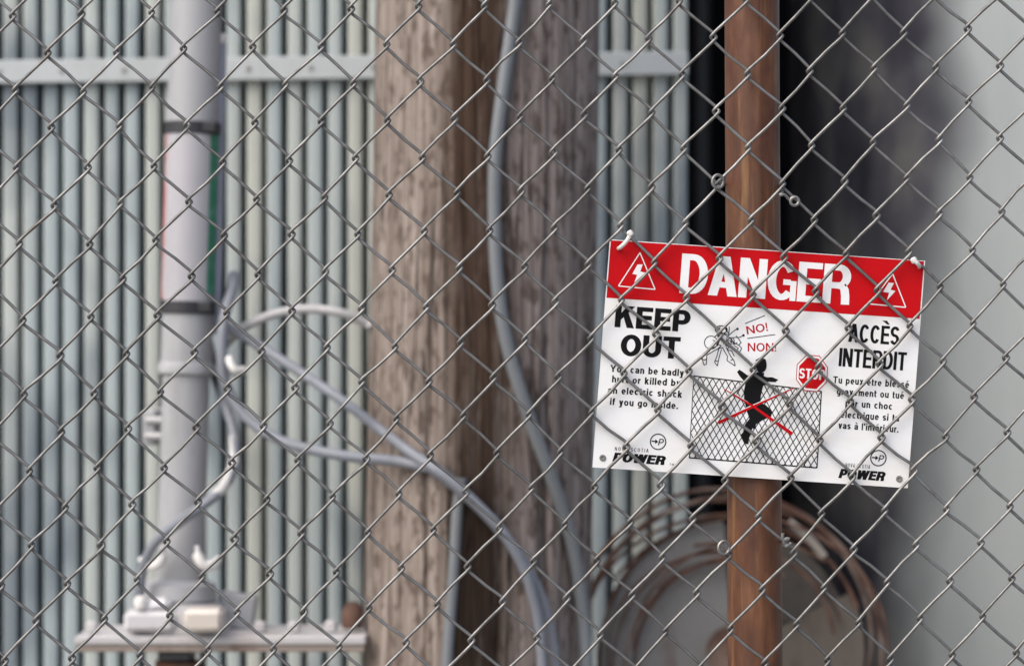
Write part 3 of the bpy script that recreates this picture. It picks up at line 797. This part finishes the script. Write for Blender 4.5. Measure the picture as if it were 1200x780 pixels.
def glyph(ch, ws, t, h):
    """polygons and width of one character"""
    if ch in ACC:
        base, k = ACC[ch]; q, w = glyph(base, ws, t, h); y = 1.08 if base.isupper() else .84; c = w / 2; e = min(t, .16)
        if k: q = q + [[(c - k * .16 - e * .4, y if k > 0 else y + .2), (c - k * .16 + e * .6, y if k > 0 else y + .2), (c + k * .12 + e * .7, y + .2 if k > 0 else y), (c + k * .12 - e * .5, y + .2 if k > 0 else y)]] if k > 0 else q + [[(c + .16 - e * .6, y), (c + .16 + e * .3, y), (c - .05 + e * .6, y + .2), (c - .14 - e * .6, y + .2)]]
        else: q = q + strip([(c - .2, y), (c, y + .17), (c + .2, y)], e * .8, e * .8)
        return q, w
    if ch == ' ': return [], .30 * ws + .06
    if ch == '.': return bar(0, 0, t * 1.1, h * 1.2), t * 1.1
    if ch == "'": return bar(0, .68, t, 1.0), t
    if ch == '!': return bar(0, 0, t, h * 1.2) + [[(.2 * t, .28), (.8 * t, .28), (t, 1), (0, 1)]], t
    w = max(WID[ch] * ws, t); l, r, b, T, X = t / 2, w - t / 2, h / 2, 1 - h / 2, .73
    xb = X - h / 2
    stem = bar(0, 0, t, 1)
    if ch == 'I': return stem, t
    if ch == 'l': return stem, t
    if ch == 'i': return bar(0, 0, t, X) + bar(0, 1 - h * 1.1, t, 1), t
    if ch == 'D': return stem + strip([(t * .9, b), (w * .45, b)] + el(w * .45, .5, r - w * .45, .5 - b, -90, 90)[1:-1] + [(w * .45, T), (t * .9, T)], t, h), w
    if ch == 'A':
        d = t * 1.12
        return [[(0, 0), (d, 0), (w / 2 + d * .42, 1), (w / 2 - d * .58, 1)], [(w, 0), (w / 2 + d * .58, 1), (w / 2 - d * .42, 1), (w - d, 0)]] + bar(w * .2, .21, w * .8, .21 + h * .95), w
    if ch == 'N': return stem + bar(w - t, 0, w, 1) + [[(0, 1), (w - t * 1.1, 0), (w, 0), (t * 1.1, 1)]], w
    if ch == 'M': return stem + bar(w - t, 0, w, 1) + [[(0, 1), (w / 2 - t / 2, 0), (w / 2 + t / 2, 0), (t, 1)], [(w - t, 1), (w / 2 - t / 2, 0), (w / 2 + t / 2, 0), (w, 1)]], w
    if ch == 'G': return strip(el(w / 2, .5, r - w / 2, .5 - b, 33, 318, 22), t, h) + bar(w - t * .72, 0, w, .50) + bar(w * .54, .53 - h * .9, w - t * .70, .53), w
    if ch == 'E': return stem + bar(t * .95, 0, w, h) + bar(t * .95, 1 - h, w * .98, 1) + bar(t * .95, .52 - h / 2, w * .93, .52 + h / 2), w
    if ch in 'RP':
        y0 = .47 if ch == 'R' else .43; c = (T + y0) / 2
        q = stem + strip([(t * .9, T), (w * .56, T)] + el(w * .56, c, r - w * .56, c - y0, 90, -90, 10)[1:-1] + [(w * .56, y0), (t * .9, y0)], t, h)
        if ch == 'R': q += strip([(w * .50, y0), (w * .72, y0 - .015), (r - t * .18, y0 - .10), (r - t * .05, .22), (r, 0)], t, h)
        return q, w
    if ch == 'K': return stem + [[(t * .8, .30), (w * .98, 1), (w * .98 - t * 1.3, 1), (t * .8, .30 + t * 1.2)], [(t + (w - t) * .18, .50), (w - t * 1.22, 0), (w, 0), (t + (w - t) * .52, .70)]], w
    if ch == 'O': return strip(el(w / 2, .5, r - w / 2, .5 - b, 0, 360, 28), t, h), w
    if ch == 'C': return strip(el(w / 2, .5, r - w / 2, .5 - b, 38, 322, 24), t, h), w
    if ch == 'U': return strip([(l, 1), (l, .36)] + el(w / 2, .36, r - w / 2, .36 - b, 180, 360)[1:-1] + [(r, .36), (r, 1)], t, h), w
    if ch == 'T': return bar(w / 2 - t / 2, 0, w / 2 + t / 2, 1 - h * .95) + bar(0, 1 - h, w, 1), w
    if ch in 'Ss':
        H = T if ch == 'S' else xb; q = (H - b) / 4; k = r - w / 2
        return strip(el(w / 2, H - q, k, q, 20, 255, 16) + el(w / 2, b + q, k, q, 75, -160, 16), t, h), w
    if ch == 'W':
        d = t * 1.0; u = w / 4
        pts = [(d / 2, 1), (u + d * .1, 0), (w / 2, 1), (w - u - d * .1, 0), (w - d / 2, 1)]
        return [[(p[0] - d / 2, p[1]), (q[0] - d / 2, q[1]), (q[0] + d / 2, q[1]), (p[0] + d / 2, p[1])] for p, q in zip(pts, pts[1:])], w
    if ch == 'Y': return bar(w / 2 - t / 2, 0, w / 2 + t / 2, .45) + [[(0, 1), (w / 2 - t / 2, .40), (w / 2 + t / 2, .40), (t * 1.1, 1)], [(w, 1), (w - t * 1.1, 1), (w / 2 - t / 2, .40), (w / 2 + t / 2, .40)]], w
    rg = strip(el(w / 2, X / 2, r - w / 2, X / 2 - b, 0, 360, 22), t, h)
    if ch == 'o': return rg, w
    if ch == 'b': return stem + rg, w
    if ch == 'd': return bar(w - t, 0, w, 1) + rg, w
    if ch == 'p': return bar(0, -.27, t, X) + rg, w
    if ch == 'q': return bar(w - t, -.27, w, X) + rg, w
    if ch == 'f': return strip([(w * .42, 0), (w * .42, .82), (w * .58, T), (w, T)], t, h) + bar(0, X - h, w, X), w
    if ch == 'g': return bar(w - t, -.05, w, X) + rg + strip([(r, -.02)] + el(w / 2, -.06, r - w / 2, .19 - b, 0, -150, 8), t, h), w
    if ch == 'c': return strip(el(w / 2, X / 2, r - w / 2, X / 2 - b, 40, 320, 18), t, h), w
    if ch == 'e': return strip(el(w / 2, X / 2, r - w / 2, X / 2 - b, 0, 318, 18), t, h) + bar(l, X / 2 - h * .4, w * .98, X / 2 + h * .4), w
    if ch == 'a': return bar(w - t, 0, w, X * .72) + strip([(w * .1, X * .70)] + el(w / 2, X * .66, r - w / 2, xb - X * .66, 150, 0, 10), t, h) + strip([(r, X * .56), (w * .5, X * .52)] + el(w * .42, X * .28, w * .42 - l, X * .28 - b, 110, 290, 10) + [(r, X * .2)], t, h), w
    arch = strip([(l, X * .55)] + el(w / 2, X * .60, r - w / 2, xb - X * .60, 160, 0, 10) + [(r, 0)], t, h)
    if ch == 'n': return bar(0, 0, t, X) + arch, w
    if ch == 'h': return stem + arch, w
    if ch == 'm':
        q = bar(0, 0, t, X); v = (w + t) / 2
        for o in (0, v - t): q += strip([(l + o, X * .55)] + el(o + v / 2, X * .62, v / 2 - l, xb - X * .62, 160, 0, 8) + [(o + v - l, 0)], t, h)
        return q, w
    if ch == 'u': return bar(w - t, 0, w, X) + strip([(l, X), (l, X * .38)] + el(w / 2, X * .38, r - w / 2, X * .38 - b, 180, 340, 10), t, h), w
    if ch == 'r': return bar(0, 0, t, X) + strip([(l, X * .5), (w * .45, X * .82), (w, xb)], t, h), w
    if ch == 't': return strip([(w * .42, .95), (w * .42, .16), (w * .58, b), (w, b)], t, h) + bar(0, X - h, w, X), w
    if ch == 'k': return stem + [[(t * .8, .20), (w * .98, X), (w * .98 - t * 1.3, X), (t * .8, .20 + t * 1.2)], [(w * .34, .36), (w - t * 1.2, 0), (w, 0), (w * .56, .52)]], w
    d = t * 1.05
    v = [[(0, X), (w / 2 - d / 2, 0), (w / 2 + d / 2, 0), (d, X)], [(w, X), (w - d, X), (w / 2 - d / 2, 0), (w / 2 + d / 2, 0)]]
    if ch == 'v': return v, w
    if ch == 'V': return [[(0, 1), (w / 2 - d / 2, 0), (w / 2 + d / 2, 0), (d, 1)], [(w, 1), (w - d, 1), (w / 2 - d / 2, 0), (w / 2 + d / 2, 0)]], w
    if ch == 'y': return [v[0], [(w, X), (w - d, X), (w * .26, -.27), (w * .26 + d, -.27)]] + bar(w * .06, -.27, w * .30, -.27 + h), w
    if ch == 'x': return [[(0, 0), (d, 0), (w, X), (w - d, X)], [(0, X), (w - d, 0), (w, 0), (d, X)]], w
    return bar(0, 0, w, X), w

STYLE = {  # width scale, stem, bar, gap between letters
    'header': (.71, .20, .155, .03), 'heavy': (.86, .25, .20, .07), 'condensed': (.60, .17, .15, .05),
    'text': (.80, .19, .165, .125), 'logo': (.84, .30, .23, .03), 'fine': (.62, .13, .12, .34), 'cry': (.86, .16, .14, .12), 'stop': (.62, .19, .16, .07)}
def lettering(body, p0, p1, cap, m, layer, style='text', shear=0.0, vdir=None, name='lettering', parent=None):
    """one line of type from p0 to p1 (baseline, px), capitals 'cap' px tall"""
    ws, t, h, gap = STYLE[style]
    polys = []; x = 0
    for ch in body:
        q, w = glyph(ch, ws, t, h)
        polys += [[(a + x, b) for a, b in p] for p in q]
        x += w + gap
    tot = x - gap
    ux, uy = (p1[0] - p0[0]) / tot, (p1[1] - p0[1]) / tot
    vd = vdir or (VX, VY)
    mb = MB()
    for n, pl in enumerate(polys):
        y = YS - LAY * layer - .000012 * (n % 5)
        mb.add([P(p0[0] + a * ux - b * cap * vd[0] + shear * b * cap, p0[1] + a * uy - b * cap * vd[1], y) for a, b in pl], [tuple(range(len(pl)))])
    o = mb.build(name, m, parent or sign, smooth=False)
    face_reader(o); return o

def build_sign():
    # panel
    mb = MB(); fr = [P(*q, YS) for q in (TL, TR, BR, BL)]; bk = [p + Vector((0, .0016, 0)) for p in fr]
    mb.add(fr + bk, [(0, 3, 2, 1), (4, 5, 6, 7), (0, 1, 5, 4), (1, 2, 6, 5), (2, 3, 7, 6), (3, 0, 4, 7)]); mb.build('panel', SIGNWHITE, sign, smooth=False)
    # red header
    flat('header_band', [[inset((.0035, .004)), inset((.9965, .004)), inset((.9965, .2565)), inset((.0035, .2565))]], SIGNRED, 1)
    lettering('DANGER', (796, 343.2), (995, 357.2), 46.5, PRINTWHITE, 2, 'header')
    for tri, bolt in ((((750, 296), (724.7, 335), (767.7, 339)), [(747.2, 309.8), (753.2, 309.8), (750.3, 318), (756.3, 319.5), (743.2, 331.3), (746.6, 322), (741, 320.8)]),
                      (((1046, 320.6), (1019.6, 356), (1061.4, 360)), [(1041.5, 331), (1047.6, 331.5), (1043.6, 339.4), (1049.2, 341), (1039.2, 352), (1042, 343), (1034.8, 342)])):
        t = flat('warning_triangle', [seg(tri[0], tri[1], 1.3), seg(tri[1], tri[2], 1.3), seg(tri[2], tri[0], 1.3)], PRINTWHITE, 2)
        flat('lightning_bolt', [[bolt[0], bolt[1], bolt[2], bolt[6]], [bolt[6], bolt[2], bolt[5]], [bolt[2], bolt[3], bolt[4], bolt[5]]], PRINTWHITE, 2.5, t)
    B = PRINTBLACK
    lettering('KEEP', (720, 383), (808, 389.2), 25.5, B, 1, 'heavy')
    lettering('OUT', (726.5, 416.6), (796, 420.4), 25.5, B, 1, 'heavy')
    for body, p0, p1 in (('You can be badly', (714.8, 435.4), (801, 440.6)), ('hurt or killed by', (717, 447.6), (797.2, 452.4)), ('an electric shock', (712, 460.6), (799, 465.8)), ('if you go inside.', (714.6, 474), (794.4, 479))):
        lettering(body, p0, p1, 8.1, B, 1, 'text')
    lettering('ACCÈS', (993.8, 400.2), (1053, 404.2), 21.5, B, 1, 'condensed')
    lettering('INTERDIT', (982.5, 428.8), (1061.4, 434.2), 21.5, B, 1, 'condensed')
    for body, p0, p1 in (('Tu peux être blessé', (976, 448.6), (1065, 454.4)), ('gravement ou tué', (980.4, 462), (1059, 467.2)), ('par un choc', (990.5, 475.8), (1045.6, 479.8)), ('électrique si tu', (984.8, 489), (1053.4, 493.6)), ("vas à l'intérieur.", (982.3, 501.8), (1052.8, 506.6))):
        lettering(body, p0, p1, 8.1, B, 1, 'text')
    # utility marks
    for (n0, n1, w0, w1, cc, cp) in (((720.4, 527.6), (759.8, 529.8), (717.4, 540.4), (778, 544.6), (771.2, 517.3), 10.6), ((990.8, 546.6), (1019.4, 548.8), (982.3, 559.6), (1035.4, 563.4), (1029.3, 536.4), 10.8)):
        lettering('NOVA SCOTIA', n0, n1, 4.4, B, 1, 'fine')
        lettering('POWER', w0, w1, cp, B, 1, 'logo', shear=.24)
        e = flat('emblem', ringp(cc, 9, 1.3), B, 1)
        flat('emblem_arrow', [seg((cc[0] - 7.5, cc[1] - .8), (cc[0] - 1, cc[1] - .2), 1.4), [(cc[0] - 3.2, cc[1] - 3), (cc[0] + .2, cc[1] - .1), (cc[0] - 3.6, cc[1] + 2.4)]], B, 1.3, e)
        lettering('P', (cc[0] - .3, cc[1] + 4), (cc[0] + 5.4, cc[1] + 4.4), 7.6, B, 1.6, 'cry', shear=.2, parent=e)
    lettering('TM', (784.5, 544.6), (789.5, 545), 2.2, B, 1, 'fine')
    # small red cries
    up = (.16, .987)
    lettering('NO!', (875.6, 391.8), (900, 387.4), 9.6, PRINTRED, 1, 'cry', vdir=up)
    lettering('NON!', (876.2, 411.4), (909.5, 411.6), 9.8, PRINTRED, 1, 'cry', vdir=(0, 1))
    flat('rule_lines', [seg((872.9, 379), (896.3, 369.6), .9), seg((875.6, 396.4), (908.4, 391.8), .9)], B, 1)
    Z = lambda x, y: (790 + x / 3.716, 350 + y / 3.716)
    # drawing of a mesh fence
    c00, c10, c11, c01 = (812.9, 440.2), (962.6, 458.2), (957.4, 547.8), (807.5, 535.9)
    def bl(u, v): return tuple((c00[i] * (1 - u) + c10[i] * u) * (1 - v) + (c01[i] * (1 - u) + c11[i] * u) * v for i in (0, 1))
    nx, ny = 20, 7.2
    ls = []
    for sgn in (1, -1):
        for k in range(-9, 30):
            u0 = k / nx if sgn == 1 else (k + .0) / nx
            # u = u0 + sgn * v * ny/nx, clipped to the panel
            sl = sgn * ny / nx
            v0, v1 = 0, 1
            va, vb = (0 - u0) / sl, (1 - u0) / sl
            if va > vb: va, vb = vb, va
            v0, v1 = max(v0, va), min(v1, vb)
            if v1 - v0 > .02: ls.append(seg(bl(u0 + sl * v0, v0), bl(u0 + sl * v1, v1), .95))
    ls2 = [seg(bl(0, 0), bl(1, 0), 1.3), seg(bl(1, 0), bl(1, 1), 1.2), seg(bl(0, 1), bl(1, 1), 1.4), seg(bl(0, 0), bl(0, 1), .7)]
    fd = flat('fence_drawing', ls, B, 1); flat('fence_outline', ls2, B, 1.4, fd)
    # climbing figure
    sil = [(362, 318), (392, 322), (390, 336), (404, 341), (428, 341), (453, 351), (441, 362), (408, 360), (388, 374), (378, 420), (374, 452), (397, 460), (427, 489), (422, 512), (386, 527), (357, 545), (349, 571), (341, 561), (327, 600), (323, 633), (305, 629), (288, 594), (300, 580), (309, 545), (328, 522), (317, 490), (305, 440), (304, 400), (311, 366), (299, 352), (285, 336), (274, 318), (284, 308), (300, 318), (318, 332), (345, 334)]
    hd = [(378 + 25 * math.cos(R(k * 20)), 291 + 30 * math.sin(R(k * 20))) for k in range(18)]
    flat('climber_silhouette', [[Z(*p) for p in sil], [Z(*p) for p in hd], [Z(*p) for p in ((352, 268), (372, 256), (398, 262), (403, 282), (385, 280))]], B, 2)
    flat('crossing_out', [seg(Z(192, 540), Z(345, 468), 3.6, 2.6), seg(Z(345, 468), Z(522, 388), 2.6, .8)], SIGNRED, 2.6)
    flat('crossing_out', [seg(Z(514, 588), Z(345, 468), 4.2, 2.6), seg(Z(345, 468), Z(218, 393), 2.6, .9)], SIGNRED, 2.9)
    flat('crossing_edge', [seg(Z(204, 524), Z(500, 392), .8), seg(Z(500, 570), Z(240, 396), .8)], PRINTWHITE, 2.4)
    # stop octagon
    oc = Z(600, 324)
    def octa(k): return [(oc[0] + 18.3 * k / math.cos(R(22.5)) * math.cos(R(22.5 + 45 * q + 4)), oc[1] + 21.3 * k / math.cos(R(22.5)) * math.sin(R(22.5 + 45 * q + 4))) for q in range(8)]
    so = flat('stop_symbol', [octa(1.0)], PRINTRED, 2); flat('stop_border', [octa(.95)], PRINTWHITE, 2.4, so); flat('stop_field', [octa(.84)], SIGNRED, 2.8, so)
    lettering('STOP', (936.2, 443), (966.2, 445.2), 12, PRINTWHITE, 3.6, 'stop', parent=so)
    # a tangle of line-drawn sparks and limbs
    L = []
    L += ringp(Z(160, 190), 7.6, .9); L += ringp(Z(205, 134), 4.6, .9, sx=1.5); L += ringp(Z(248, 182), 3.6, .9); L += ringp(Z(248, 182), 1.5, .9); L += ringp(Z(222, 168), 4.4, .8)
    for pts in ([(185, 205), (150, 225), (128, 236), (122, 262), (130, 288), (140, 284), (142, 245), (170, 228), (195, 215)], [(195, 215), (186, 250), (176, 276), (188, 292), (192, 272), (198, 246), (206, 220)], [(212, 215), (232, 250), (230, 268), (266, 292), (262, 272), (244, 246), (226, 210)], [(236, 160), (262, 138), (276, 131)], [(256, 168), (284, 168), (302, 159)], [(262, 192), (285, 204), (294, 216), (284, 234), (272, 226), (280, 214), (262, 204)], [(205, 155), (198, 180), (188, 205)], [(215, 152), (232, 162), (226, 195)], [(196, 150), (176, 165)], [(200, 116), (196, 150)], [(222, 122), (236, 150)], [(240, 120), (238, 160)], [(270, 160), (292, 190), (282, 200)]):
        L += stroke([Z(*p) for p in pts], .95)
    for pts in ([(180, 170), (196, 186), (184, 196), (205, 204), (192, 216), (214, 212)], [(214, 196), (230, 186), (224, 204), (240, 206), (230, 222), (250, 226), (262, 250)], [(240, 168), (252, 176), (246, 190), (262, 184), (258, 200), (276, 190)], [(168, 180), (182, 186), (172, 200)], [(190, 122), (206, 142), (218, 120), (228, 140)], [(118, 262), (132, 266), (140, 262)], [(178, 272), (190, 270)], [(246, 268), (258, 262)]): L += stroke([Z(*p) for p in pts], .95)
    for c in ((276, 131), (302, 159)): L += ringp(Z(*c), .9, 1.2, 8)
    tg = flat('spark_drawing', L, B, 1)
    # fixing holes with dull eyelets
    for c in ((706.2, 536.2), (1053.8, 560.8)):
        mb = MB(); q = P(*c, YS - .0003); mb.lathe([(1.2 * S(0), -.0002), (2.2 * S(0), -.0009), (3.6 * S(0), -.0007), (4.0 * S(0), .0004)], q, 20, 'y'); e = mb.build('eyelet', m_enamel('dull_eyelet', (.22, .21, .19), (.09, .085, .075), .8, .5), sign)
    # white ties through the upper corners
    def ctie(pts, name='cable_tie'):
        mb = MB(); mb.tube(smooth_path([P(*p) for p in pts], 5), .0021, 8); o = mb.build(name, PLASTIC, sign)
        q = P(*pts[-1]); mb = MB(); mb.box(q, (.0062, .006, .0062), Matrix.Rotation(R(-30), 3, 'Y').to_quaternion(), .0014); mb.build('tie_head', PLASTIC, o)
    ctie([(726, 290.5, .009), (725, 291, .004), (728, 289, -.004), (733, 284, -.0075), (737, 278, -.0075), (738.5, 273.5, -.007)])
    ctie([(1077, 313, .009), (1077.5, 312.5, .003), (1077, 311, -.004), (1074.5, 308, -.0075), (1071, 305, -.0065)])
build_sign()
